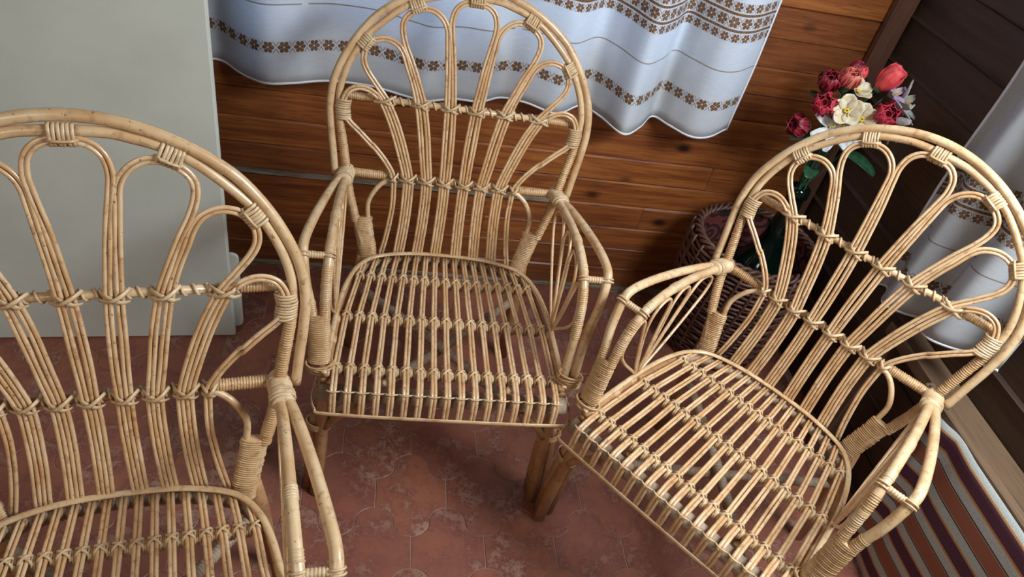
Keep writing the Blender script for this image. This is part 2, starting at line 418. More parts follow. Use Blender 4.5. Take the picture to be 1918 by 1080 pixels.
# ---- white door leaf standing open on the left
pan = empty('door_1', (-.356, 1.525, 0), math.atan2(.058, .58)); struct(pan)
MB().box((-.86, 0, .004), (0, .022, 2.02), .003).build('door_leaf', M['white'], pan, smooth=False)
MB().box((-.86, .0225, .012), (-.010, .030, 2.01), .002).build('rebate', M['white'], pan, smooth=False)
MB().box((-.012, .004, .004), (.0025, .018, 2.02), .002).build('edge_strip', M['white'], pan, smooth=False)
lp = MB(); oc = []
x0, x1, z0, z1, r = -.4, .022, .012, .275, .018
for cx, cz, a0 in ((x1 - r, z0 + r, -90), (x1 - r, z1 - r, 0), (x0 + r, z1 - r, 90), (x0 + r, z0 + r, 180)):
    for k in range(5):
        a = math.radians(a0 + 22.5 * k); oc.append((cx + r * math.cos(a), cz + r * math.sin(a)))
n = len(oc); V = [(x, .032, z) for x, z in oc] + [(x, .044, z) for x, z in oc]
lp.add(V, [tuple(range(n)), tuple(range(2 * n - 1, n - 1, -1))] + [(i, n + i, n + (i + 1) % n, (i + 1) % n) for i in range(n)])
lp.build('kick_plate', M['white'], pan, smooth=False)

# ================================================================ CURTAINS
def curtain(name, base, zh, ztop, fold_top, label, seed, axis='x', taper=0., slant=None):
    """base: hem points (along, depth); cloth hangs from a rod with folds that soften upwards"""
    P = crm([(a, b, 0) for a, b in base], 8)[:, :2]
    u = np.r_[0, np.cumsum(np.linalg.norm(np.diff(P, axis=0), axis=1))]
    mean = np.mean(P[:, 1]); NZ = 44; V = []; UV = []
    n = len(P); rg = random.Random(seed); ph = [rg.uniform(0, 6) for _ in range(4)]
    for i in range(NZ + 1):
        f = i / NZ; z = zh + (ztop - zh) * f; k = 1 - (1 - fold_top) * min(1, f * 1.2)
        for j in range(n):
            a, b = P[j]
            d = mean + (b - mean) * k + .004 * math.sin(3 * z * 5 + ph[0] + a * 9) * (1 - .5 * f)
            zz = z + (.007 * math.sin(a * 11 + ph[1]) + .004 * math.sin(a * 31 + ph[2])) * (1 - f)
            aa = a + taper * f
            if slant: zz += slant(a) * (1 - f)
            V.append((aa, d, zz) if axis == 'x' else (d, aa, zz)); UV.append((u[j], z - zh))
    F = [(i * n + j, i * n + j + 1, (i + 1) * n + j + 1, (i + 1) * n + j) for i in range(NZ) for j in range(n - 1)]
    root = empty(name); tag(root, label, 'curtain', None)
    mb = MB().add(V, F); cl = mb.build('cloth', M['curtain'], root, uv=UV)
    so = cl.modifiers.new('thickness', 'SOLIDIFY'); so.thickness = .0012; so.offset = 0
    h = MB().tube([Vector(p) + Vector((0, -.0006, .003)) for p in V[:n]], .0026, 6, ab=(.5, 1.4), up=(0, 0, 1)); h.build('hem', M['hem'], root)
    e = MB().tube([V[i * n + n - 1] for i in range(NZ + 1)], .003, 6, ab=(.5, 1.6), up=(1, 0, 0) if axis == 'x' else (0, 1, 0))
    if axis == 'y': e = MB().tube([V[i * n] for i in range(NZ + 1)], .003, 6, ab=(.5, 1.6), up=(0, 1, 0))
    e.build('side_hem', M['hem'], root)
    return root
t = NT('hem_cloth'); M['hem'] = t.done(t.mix(t.noise(t.coord(), 200), (.80, .81, .83), (.74, .75, .78)), .8)
hem = [(-.62, 1.83), (-.53, 1.79), (-.46, 1.845), (-.407, 1.855), (-.352, 1.806), (-.279, 1.756), (-.215, 1.760), (-.128, 1.812), (-.031, 1.808), (.067, 1.800), (.123, 1.783), (.20, 1.80), (.268, 1.806), (.323, 1.832), (.387, 1.808),
       (.475, 1.785), (.555, 1.850), (.605, 1.81), (.66, 1.738), (.724, 1.788), (.774, 1.848), (.812, 1.80), (.86, 1.752), (.92, 1.752), (.985, 1.795)]
curtain('window_curtain', hem, .675, 2.02, .75, 'wide white curtain with brown flower rows on the plank wall behind the middle chair', 3)
hem2 = [(1.372, 1.350), (1.355, 1.372), (1.32, 1.350), (1.285, 1.315), (1.25, 1.300), (1.215, 1.335), (1.19, 1.372), (1.155, 1.345), (1.12, 1.30), (1.075, 1.285), (1.04, 1.315), (1.015, 1.365), (.985, 1.355), (.955, 1.32), (.93, 1.33)]
curtain('window_curtain', hem2, .575, 2.02, .8, 'bunched white curtain with brown flowers at the right edge on the dark side wall', 5, axis='y', slant=lambda a: (1.13 - a) * .30)
for nm, a, b, lb in (('curtain_rod', (-.72, 1.80, 2.03), (1.06, 1.80, 2.03), 'wooden rod carrying the wide curtain over the back window'), ('curtain_rod', (1.325, .45, 2.03), (1.325, 1.42, 2.03), 'wooden rod carrying the bunched curtain on the side wall')):
    r = MB().tube([a, b], .012, 12); r.sphere(a, .018); r.sphere(b, .018)
    tag(r.build(nm, M['trim']), lb, 'rod')

# ================================================================ CHAIRS
TI, JY, JZ = .2543, .2453, .6033
SZ, SL = .4188, .0122
st_, ct_ = math.sin(TI), math.cos(TI)
NB = np.array((0, -ct_, st_))                     # towards the sitter, square to the back
def B(x, s, off=0.): return np.array((x, JY + s * st_, JZ + s * ct_)) + NB * off
def seat(x, y, dz=0.): return np.array((x, y, SZ - SL * y + dz))
RIM = [(.2535, -.235), (.2515, -.19), (.2475, -.09), (.243, -.02), (.233, .05), (.216, .107), (.191, .146), (.160, .167), (.11, .182), (.06, .189), (0, .191)]
def rim_y(x):
    P = crm([(a, b, 0) for a, b in RIM], 6); i = np.argsort(P[:, 0]); return float(np.interp(abs(x), P[i, 0], P[i, 1]))
OUT = [(.284, -.002), (.292, .06), (.299, .11), (.303, .165), (.296, .22), (.277, .27), (.250, .318), (.217, .360), (.184, .388), (.148, .411), (.108, .43), (.063, .444), (.02, .4505)]
INN = [(.205, -.195), (.228, -.12), (.2475, -.05), (.2565, 0), (.267, .06), (.2775, .115), (.283, .16), (.282, .20), (.271, .243), (.252, .285), (.230, .320), (.196, .355), (.158, .387), (.120, .4085), (.083, .421), (.042, .4295)]
# centre lines of the two-cane petals from the lower rail round and back (right-hand ones; left are mirrored)
LO = {  # lower part, seat to lower rail, centre of stem: (x bottom, x at rail)
    4: (.158, .1479), 3: (.119, .1130), 2: (.0725, .0680), 1: (.0265, .0238)}
def stem(k, side):   # side: -1 inner half of the stem, +1 outer half
    xb, xr = LO[k]; o = .0070 * side
    if k == 4: return [(xb + .004, -.205), (xb - .006, -.15), (xr - .004, -.08), (xr - .004, -.035), (xr, .004)]
    return [(xb + o, -.205), ((xb + xr * 3) / 4 + o - .001 * k, -.11), (xr + o - .001 * k, -.04), (xr + o, .004)]
def petals():
    up = {}
    h4 = [(.0168, .05), (.0185, .11), (.0234, .182), (.030, .24), (.0375, .295), (.0465, .345), (.0500, .372), (.0455, .396), (.0330, .4115), (.0160, .4185)]
    L = stem(1, -1) + h4
    P4 = [(-x, s) for x, s in L] + [(0, .4195)] + L[::-1]
    P5 = stem(1, 1) + [(.0325, .05), (.0355, .11), (.0390, .182), (.046, .26), (.0530, .325), (.0580, .357), (.0715, .3785), (.0920, .3910), (.1130, .3915), (.1370, .3815), (.1530, .363), (.1545, .339), (.1450, .309), (.1260, .270), (.1060, .222), (.0916, .182), (.0780, .12), (.0675, .05)] + stem(2, -1)[::-1]
    P6 = stem(2, 1) + [(.0830, .05), (.0945, .12), (.1072, .182), (.121, .226), (.136, .262), (.1470, .289), (.1620, .3080), (.1870, .3175), (.2130, .3120), (.2310, .293), (.2350, .268), (.2250, .244), (.2030, .216), (.1753, .182), (.1500, .135), (.1250, .07)] + stem(3, -1)[::-1]
    P7 = stem(3, 1) + [(.1390, .065), (.1640, .130), (.1909, .182), (.2120, .2010), (.2360, .2070), (.2580, .2000), (.2700, .183), (.2740, .162), (.2700, .143), (.2560, .125), (.2360, .108), (.2120, .086), (.1860, .060), (.1630, .032)] + stem(4, 0)[::-1]
    return P4, P5, P6, P7
def make_chair(name, loc, rz, label, wrap_posts=(True, True), seed=1):
    rg = random.Random(seed)
    root = empty(name, (loc[0], loc[1], 0), rz); tag(root, label, 'chair', 'three matching wicker armchairs')
    # --- back hoop (outer) and inner hoop that runs down into the rear legs
    P = [B(x, s) for x, s in OUT]; Q = [p * np.array((-1, 1, 1)) for p in P]
    MB().tube(crm(Q + P[::-1], 5), .0088, 10).build('back_hoop', M['pole'], root)
    P = [B(x, s) for x, s in INN]; P = [np.array((.228, .262, .001)), np.array((.222, .245, .13)), np.array((.212, .215, .30))] + P
    Q = [p * np.array((-1, 1, 1)) for p in P]
    MB().tube(crm(Q + P[::-1], 5), .0078, 10).build('inner_hoop', M['pole'], root)
    # --- rear leg sleeves, wrapped posts
    for sg in (-1, 1):
        X = np.array((sg, 1, 1))
        mb = MB(); wrapmb(mb, [B(x, s) * X for x, s in crm([(a, b, 0) for a, b in INN[1:7]], 6)[:, :2]], .0118, .0100, seed=seed + sg)
        mb.build('post_wrap', M['wrap'], root)
        mb = MB(); wrapmb(mb, [B(.2125, -.108) * X, B(.2085, -.135) * X, B(.1995, -.175) * X, B(.190, -.215) * X, B(.186, -.238) * X], .0118, .0112, ab=(2.0, 1.0), up=NB, n=16, seed=seed)
        mb.build('bracket_wrap', M['wrap'], root)
        br = crm([B(.146, -.004, -.004), B(.165, -.012, -.004), B(.185, -.031), B(.201, -.065), B(.2005, -.10), B(.192, -.15), B(.186, -.19)], 6)
        MB().tube([p * X for p in br], .0062, 8).build('curved_bracket', M['pole'], root)
        mb = MB(); mb.tube([np.array((.203, .200, .40)) * X, np.array((.214, .222, .28)) * X, np.array((.222, .245, .13)) * X, np.array((.228, .262, .001)) * X], [.016, .0165, .0165, .0155], 12)
        mb.build('rear_leg', M['leg'], root)
    # --- rails across the back
    MB().tube([B(-.256, 0, -.012), B(.256, 0, -.012)], .0085, 10).build('lower_rail', M['leg'], root)
    MB().tube([B(-.282, .182, -.010), B(.282, .182, -.010)], .0072, 10).build('upper_rail', M['pole'], root)
    for sg in (-1, 1):
        mb = MB(); wrapmb(mb, [B(sg * .158, 0, -.012), B(sg * .248, 0, -.012)], .0112, seed=seed + 5); mb.build('rail_wrap', M['wrap'], root)
        mb = MB(); wrapmb(mb, [B(sg * .205, .182, -.010), B(sg * .270, .182, -.010)], .0095, seed=seed + 6); mb.build('rail_wrap', M['wrap'], root)
    for s_, r_, xm, pit in ((0, .0098, .155, .0155), (.182, .0085, .205, .019)):
        pts = []; n = int(2 * xm / pit * 12)
        for i in range(n + 1):
            a = 2 * PI * i / 12; x = -xm + 2 * xm * i / n
            pts.append(B(x, s_, -.012 if s_ == 0 else -.010) + np.array((0, st_, ct_)) * r_ * math.cos(a) + NB * r_ * math.sin(a))
        MB().tube(pts, .0025, 5).build('rail_binding', M['bind'], root)
    # --- petals, two canes each
    P4, P5, P6, P7 = petals()
    loops = [P4] + [q for p in (P5, P6, P7) for q in (p, [(-x, s) for x, s in p])]
    for li, L in enumerate(loops):
        C2 = crm([(x, s, 0) for x, s in L], 5)[:, :2]; T = np.gradient(C2, axis=0); T /= np.linalg.norm(T, axis=1, keepdims=True)
        N2 = np.stack([-T[:, 1], T[:, 0]], 1)
        for o in (-.0035, .0035):
            Q = C2 + N2 * o; wob = rg.uniform(0, 6)
            pts = [B(x, s, .004 + .0006 * math.sin(s * 60 + wob) + (.006 if li > 4 and abs(x) > .2 else 0)) for x, s in Q]
            MB().tube(pts, .0034, 8).build('back_cane', M['cane'], root)
    # --- cross lashings
    def cross(parent, xc, s, w, tilt_):
        mb = MB()
        for sg in (-1, 1):
            if sg == -1: pts = [(-w, .010, -.006), (-w * .55, .006, .006), (0, 0, .0100), (w * .55, -.006, .0085), (w, -.011, -.004)]
            else: pts = [(-w * 1.1, -.004, -.002), (-w * .5, -.004, .0075), (0, .0, .0125), (w * .6, .007, .0100), (w * 1.15, .012, -.004)]
            pts = [(a * tilt_, b + rg.uniform(-.001, .001), c) for a, b, c in pts]
            mb.tube(crm([B(xc + a, s + b, c + .002) for a, b, c in pts], 4), .0034, 6, ab=(1, .36), up=NB)
        mb.build('lashing', M['bind'], root)
    for k, (xb, xr) in LO.items():
        for sg in (-1, 1): cross(root, sg * xr, 0., .011 if k == 4 else .0185, 1)
    for xr in (.0312, .0994, .1831):
        for sg in (-1, 1): cross(root, sg * xr, .182, .0195 if xr < .15 else .023, 1)
    # --- ties between petals and hoop
    def hoop_tie(x, s, ang):
        d = np.array((math.cos(ang), math.sin(ang))); nrm = np.array((-d[1], d[0]))
        mb = MB()
        e1 = B(*(nrm)) - B(0, 0)
        for i in range(6):
            q = np.array((x, s)) + d * (i - 2.5) * .0055
            ax = B(d[0], d[1]) - B(0, 0)
            mb.tube(ring(B(q[0], q[1], .002), ax, .0158, .0098, e1, 14, .0008, rg), .0029, 6, ab=(.35, 1), up=ax, closed=True)
        q0 = np.array((x, s)) - nrm * .006
        mb.tube(crm([B(*(q0 + d * a), b) for a, b in ((-.019, .004), (-.010, .0125), (.010, .0125), (.019, .004))], 3), .0024, 6)
        mb.build('hoop_tie', M['bind'], root)
    hoop_tie(0, .4252, 0)
    for sg in (-1, 1):
        hoop_tie(sg * .127, .3965, -sg * .44 + (0 if sg > 0 else 0)); hoop_tie(sg * .2315, .3065, -sg * .95)
        mb = MB()
        for i in range(9):
            s = .131 + i * .0052; x = .2745 - abs(i - 5) * .0008
            mb.tube(ring(B(sg * x, s, .003), B(0, 1) - B(0, 0), .0165, .0125, (1, 0, 0), 14, .0008, rg), .0028, 6, ab=(.35, 1), up=B(0, 1) - B(0, 0), closed=True)
        mb.build('hoop_tie', M['bind'], root)
    # --- legs and arms
    for sg, wr in ((-1, wrap_posts[0]), (1, wrap_posts[1])):
        X = np.array((sg, 1, 1)); m = lambda L: [np.array(p) * X for p in L]
        leg = MB()
        leg.tube(m([(.266, -.236, .001), (.262, -.226, .12), (.2565, -.214, .25), (.256, -.206, .43)]), [.0150, .0150, .0138, .0125], 12)
        leg.tube(m([(.284, -.216, .001), (.2815, -.211, .12), (.277, -.204, .228), (.274, -.202, .25)]), [.0142, .0142, .0125, .011], 12)
        leg.tube(m([(.262, -.205, .001), (.258, -.200, .12), (.254, -.196, .228), (.253, -.195, .24)]), [.012, .012, .011, .009], 10)
        leg.build('front_leg', M['leg'], root)
        inner = crm(m([(.256, -.206, .43), (.2585, -.192, .49), (.261, -.176, .550), (.2620, -.155, .605), (.2610, -.125, .645), (.2600, -.075, .6620), (.2595, -.01, .6625), (.2590, .07, .650), (.2580, .155, .628), (.2565, .215, .612)]), 6)
        outer = crm(m([(.279, -.206, .43), (.2815, -.192, .49), (.287, -.176, .548), (.300, -.158, .600), (.3080, -.133, .648), (.3105, -.105, .6650), (.304, -.04, .6640), (.293, .05, .650), (.279, .145, .630), (.265, .215, .613)]), 6)
        MB().tube(inner, .0098, 10).build('arm_rail', M['pole'], root)
        MB().tube(outer, .0098, 10).build('arm_rail', M['pole'], root)
        for a, b in ((14, 18), (26, 28), (35, 37)):    # thin bands on the inner arm rail
            mb = MB(); wrapmb(mb, inner[a:b + 1], .0108, seed=a); mb.build('arm_wrap', M['bind'], root)
        mb = MB(); wrapmb(mb, inner[17:23], .0110, seed=9); mb.build('arm_wrap', M['wrap'], root)
        for L in (inner, outer):
            mb = MB(); wrapmb(mb, L[10:15], .0114, .0112, seed=3); mb.build('post_wrap', M['wrap'], root)
        if wr:
            c = (inner[0:12] + outer[0:12]) / 2; mb = MB(); wrapmb(mb, c, .0125, .0128, ab=(1.85, 1.0), up=(0, 1, 0), n=16, seed=seed); mb.build('post_wrap', M['wrap'], root)
        # crossbar between the two arm rails
        a, b = np.array((.2600, -.122, .6475)) * X, np.array((.3095, -.130, .6530)) * X
        mb = MB(); wrapmb(mb, [a, b], .0078, seed=4, pitch=.0052)
        for c in (a, b):
            for q in (-.003, .003): mb.tube(ring(c + np.array((0, q, q * .6)), (0, 1, .8), .0116, .0116, (1, 0, 0), 12), .0020, 5, closed=True)
        mb.build('arm_crossbar', M['bind'], root)
        # junction cap where both arm rails meet the back post
        mb = MB(); wrapmb(mb, m([(.2610, .185, .6215), (.2590, .215, .6135), (.2570, .250, .6035)]), .0165, .0190, ab=(1.12, .95), up=(0, 0, 1), n=14, seed=8)
        mb.sphere(np.array((.2565, .256, .603)) * X, .0185, 12, 7)
        for i in range(5): mb.tube(ring(np.array((.260, .196 + .004 * i, .619 - .001 * i)) * X, (0, 1, -.25), .0205, .0165, (1, 0, 0), 14, .004, rg), .0018, 5, closed=True)
        mb.build('junction_wrap', M['bind'], root)
        # post tie at seat level, leg tie below
        mb = MB()
        for i in range(10 if not wr else 6):
            r = rg.uniform(.018, .0225)
            mb.tube(ring(np.array((.266, -.208 - .0008 * i, .412 + .0045 * i)) * X, (rg.uniform(-.25, .25), rg.uniform(-.2, .2), 1), r * 1.35, r * .85, (1, 0, 0), 14), .0023, 5, closed=True)
        mb.build('post_tie', M['wrap'], root)
        mb = MB()
        for i in range(5):
            mb.tube(ring(np.array((.266, -.206, .222 + .004 * i)) * X, (rg.uniform(-.15, .15), rg.uniform(-.1, .1), 1), .0265, .0205, (1, 0, 0), 14), .0024, 5, closed=True)
        mb.build('leg_tie', M['wrap'], root)
        # corner brace under the front rail
        mb = MB(); wrapmb(mb, m([(.236, -.212, .262), (.165, -.215, .348), (.130, -.216, .392)]), .0098, seed=2, pitch=.005)
        mb.build('corner_brace', M['wrap'], root)
        MB().tube(crm(m([(.250, -.222, .236), (.215, -.232, .295), (.165, -.240, .350), (.150, -.243, .372)]), 4), .0085, 8).build('corner_brace', M['leg'], root)
        # fan of thin canes under the arm rail: four little petals rooted at one point of the seat side
        xf = .250
        arches = [[(-.050, .425), (-.085, .462), (-.135, .515), (-.164, .560), (-.158, .600), (-.132, .630), (-.112, .625), (-.104, .595), (-.080, .500), (-.052, .425)],
                  [(-.050, .425), (-.077, .52), (-.088, .59), (-.078, .628), (-.050, .646), (-.022, .640), (-.014, .612), (-.026, .555), (-.046, .425)],
                  [(-.046, .425), (-.012, .55), (.000, .61), (.022, .638), (.052, .638), (.066, .615), (.058, .585), (-.002, .495), (-.043, .425)],
                  [(-.042, .425), (.046, .555), (.080, .602), (.110, .625), (.150, .620), (.180, .600), (.182, .575), (.150, .540), (.040, .465), (-.038, .425)]]
        for A in arches:
            mb = MB(); mb.tube(crm([np.array((xf + (z - .43) * .02, y, z)) * X for y, z in A], 5), .0036, 7); mb.build('arm_fan_cane', M['cane'], root)
    # --- seat
    frame = [np.array((x, y - .003, SZ - SL * y - .017)) for x, y in RIM]
    fr2 = [p * np.array((-1, 1, 1)) for p in frame]
    P = crm(fr2 + frame[::-1][1:], 5)
    MB().tube(P, .0100, 10).build('seat_frame', M['leg'], root)
    mb = MB(); wrapmb(mb, P[24:-24], .0112, pitch=.007, seed=6); mb.build('frame_wrap', M['under'], root)
    rim = [np.array((x + .002, y + .001, SZ - SL * y + .0055)) for x, y in RIM]; r2 = [p * np.array((-1, 1, 1)) for p in rim]
    MB().tube(crm(r2 + rim[::-1][1:], 5), .0058, 8, ab=(1.05, .62), up=(0, 0, 1)).build('seat_rim', M['pole'], root)
    MB().tube([seat(-.262, -.253, -.031), seat(.262, -.253, -.031)], .0185, 14).build('front_rail', M['under'], root)
    # flat strip along the foot of the slat ends, turning both corners
    Pp = [seat(-.272, -.190, -.052), seat(-.277, -.245, -.053), seat(-.268, -.280, -.054), seat(-.24, -.2905, -.055), seat(0, -.2925, -.056), seat(.24, -.2905, -.055), seat(.268, -.280, -.054), seat(.277, -.245, -.053), seat(.272, -.190, -.052)]
    MB().tube(crm(Pp, 6), .0055, 8, ab=(.42, 1.0), up=(0, 0, 1)).build('front_strip', M['pole'], root)
    bars = [(-.205, .245), (-.0445, .236), (.098, .215)]
    barobj = []
    for sg in (-1, 1):
        sp_ = [seat(sg * .2500, -.235, -.004), seat(sg * .2485, -.14, -.004), seat(sg * .2455, -.045, -.006)]
        MB().tube(crm(sp_, 4), .0085, 10).build('side_pole', M['leg'], root)
        for q in (.18, .56, .9):
            a_, b_ = (np.array(sp_[0]) * (1 - k_) + np.array(sp_[2]) * k_ for k_ in (q - .05, q + .05))
            mb = MB(); wrapmb(mb, [a_, b_], .0098, seed=1); mb.build('side_pole_binding', M['wrap'], root)
    for y, w in bars:
        b_ = MB().tube([seat(-w, y, -.0145), seat(w, y, -.0145)], .0088, 10).build('seat_crossbar', M['wrap'], root); barobj.append(b_)
    def xs_(i):
        k = (i - 8) / 8
        return k * .233, k * .2338, k * .2255, k * .2065, k * .190
    for i in range(17):
        xF, x1, x2, x3, x4 = xs_(i)
        for o in (-.0035, .0035):
            j = lambda: rg.uniform(-.0006, .0006)
            yb = min(.188, rim_y(x4) - .001); L = [seat(xF + o * .9, -.2885, -.060), seat(xF + o, -.2830, -.022), seat(xF + o, -.277, -.004), seat(xF + o, -.266, .0025), seat(xF + o + j(), -.24, .004 + j())]
            L += [seat(x1 + o, -.205, 0), seat((x1 + x2) / 2 + o + j() * 1.5, -.125, -.0005), seat(x2 + o, -.0445, -.0008), seat((x2 + x3) / 2 + o + j() * 1.5, .027, -.0005), seat(x3 + o, .098, -.0008)]
            x5 = x3 + (x4 - x3) * (yb - .098) / .09
            if yb > .115: L += [seat(x5 + o, yb, -.001)]
            else: L[-1] = seat(x3 + o, max(.07, yb - .002), -.0008)
            Ls = crm(L, 3); MB().tube(Ls, np.interp(Ls[:, 1], (-.29, -.2, .1), (.0041, .0036, .0033)), 7).build('seat_slat', M['cane'], root)
        for (y, w), xc, bo in zip(bars, (x1, x2, x3), barobj):
            mb = MB(); zt = .0058
            for sg in (-1, 1):
                pts = [(-.0085, sg * -.0072, -.011), (-.0080, sg * -.0058, .0002), (-.0034, sg * -.0024, zt - .0008), (.0034, sg * .0024, zt - .0004 + .0008 * sg), (.0080, sg * .0058, .0002), (.0085, sg * .0072, -.011)]
                mb.tube(crm([seat(xc + a, y + b, c) for a, b, c in pts], 3), .0024, 6)
            for dx, rr_ in ((.0085, .0106), (.0122, .0102), (-.0095, .0100)):
                mb.tube([seat(xc + dx, y, -.0145) + np.array((0, rr_ * math.cos(a), rr_ * math.sin(a))) for a in np.arange(0, 2 * PI, PI / 5)], .0024, 5, closed=True)
            mb.build('lashing', M['bind'], bo)
    # thread that binds the slats where they bend over the front
    mb = MB()
    for i in range(17):
        xF = xs_(i)[0]
        mb.tube(crm([seat(xF - .0135, -.274, .000), seat(xF - .009, -.279, .0035), seat(xF, -.281, .0035), seat(xF + .009, -.279, .0035), seat(xF + .0145, -.274, -.001)], 3), .0019, 5)
    mb.build('front_binding', M['bind'], root)
    # --- wrapped cross stretchers under the seat
    for sg in (-1, 1):
        mb = MB(); wrapmb(mb, [np.array((sg * .245, -.195, .235)), np.array((0, .02, .262 + .012 * sg)), np.array((-sg * .212, .225, .260))], .0125, pitch=.006, seed=sg + 4)
        mb.build('stretcher', M['under'], root)
    return root
make_chair('wicker_armchair', (.1881, 1.2542), -.0191, 'wicker armchair with petal back in the middle, in front of the wide curtain', (True, False), 2)
make_chair('wicker_armchair', (.8171, .9141), -.8558, 'wicker armchair at the right, turned left, in front of the flowers and basket', (True, True), 3)
make_chair('wicker_armchair', (-.3385, .553), .1872, 'nearest wicker armchair at the left, cut by the frame, its back before the white door', (True, True), 1)

# ================================================================ CORNER: basket, demijohn, flowers
BX, BY, BR, BZ = 1.14, 1.64, .190, .42
bk = empty('wicker_basket', (BX, BY, 0)); tag(bk, 'round dark reddish wicker basket in the corner holding the green demijohn', 'basket')
for lay, (off, nn) in enumerate(((0, 60),)):
    for w in range(26):
        f = w / 25; r = BR * (.80 + .22 * math.sin(f * PI * .62)); z = .012 + f * (BZ - .03)
        pts = []
        for k in range(72):
            a = 2 * PI * k / 72; rr = r + .0035 * math.cos(12 * a + (PI if w % 2 else 0)); pts.append((rr * math.cos(a), rr * math.sin(a), z))
        if w == 0: wk = MB()
        wk.tube(pts, .0052, 5, closed=True)
    wk['x'] if False else None
o = wk.build('woven_wall', M['wicker'], bk); o['kind'] = 'stuff'
for k in range(24):
    a = 2 * PI * k / 24; pts = []
    for i in range(9):
        f = i / 8; r = BR * (.80 + .22 * math.sin(f * PI * .62)) ; pts.append((r * math.cos(a + .25 * f), r * math.sin(a + .25 * f), .01 + f * (BZ - .01)))
    MB().tube([(p[0] * 1.02, p[1] * 1.02, p[2]) for p in pts], .0045, 6).build('stake', M['wicker'], bk)
mb = MB()
for q in range(3):
    pts = []
    for k in range(120):
        a = 2 * PI * k / 120; t_ = 14 * a + q * 2 * PI / 3
        pts.append(((BR * .885 + .009 * math.cos(t_)) * math.cos(a) * 1.06, (BR * .885 + .009 * math.cos(t_)) * math.sin(a) * 1.06, BZ + .009 * math.sin(t_)))
    mb.tube(pts, .0058, 6, closed=True)
mb.build('braided_rim', M['wicker'], bk)
MB().lathe([(0, .012), (BR * .78, .012), (BR * .8, .02), (0, .02)], 24).build('base', M['wicker'], bk)
lin = MB(); prof = []
for i in range(8):
    f = i / 7; prof.append((BR * (.80 + .22 * math.sin(f * PI * .62)) - .012, .03 + f * (BZ - .035)))
lin.lathe(prof, 32); o = lin.build('cloth_lining', M['folk'], bk)
dj = empty('glass_demijohn', (1.185, 1.635, .024)); tag(dj, 'big dark green glass demijohn in the basket used as a vase', 'bottle')
MB().lathe([(0, 0), (.10, 0), (.118, .02), (.128, .08), (.130, .16), (.124, .23), (.104, .29), (.072, .335), (.046, .375), (.033, .43), (.027, .50), (.025, .585), (.024, .60), (.019, .60), (.020, .50), (.026, .43)], 40).build('glass_body', M['bottle'], dj)
MB().lathe([(.025, .568), (.031, .572), (.032, .585), (.030, .598), (.024, .602)], 28).build('lip', M['bottle'], dj)
NECK = np.array((1.185, 1.635, .60))
def petal(mb, c, d, up, L, Wd, curl=.3, n=5, th=0.0):
    """cupped petal: grows from c along d, curling towards up"""
    d = np.array(d, float); d /= np.linalg.norm(d); up = np.array(up, float); up -= d * np.dot(d, up); up /= max(np.linalg.norm(up), 1e-6); s = np.cross(d, up)
    V = []; F = []
    for i in range(n + 1):
        f = i / n; w = Wd * math.sin(PI * (.12 + .78 * f)) ** .7
        ctr = np.array(c) + d * L * (f - curl * f * f * .35) + up * L * curl * f * f
        for j in (-1, -.5, 0, .5, 1): V.append(ctr + s * w * j + up * (abs(j) ** 2) * w * .45)
    for i in range(n):
        for j in range(4): F.append((i * 5 + j, i * 5 + j + 1, i * 5 + j + 6, i * 5 + j + 5))
    mb.add(V, F)
def basis(ax):
    ax = np.array(ax, float); ax /= np.linalg.norm(ax); t_ = np.array((1., 0, 0)) if abs(ax[0]) < .8 else np.array((0, 1., 0)); a = np.cross(ax, t_); a /= np.linalg.norm(a); return ax, a, np.cross(ax, a)
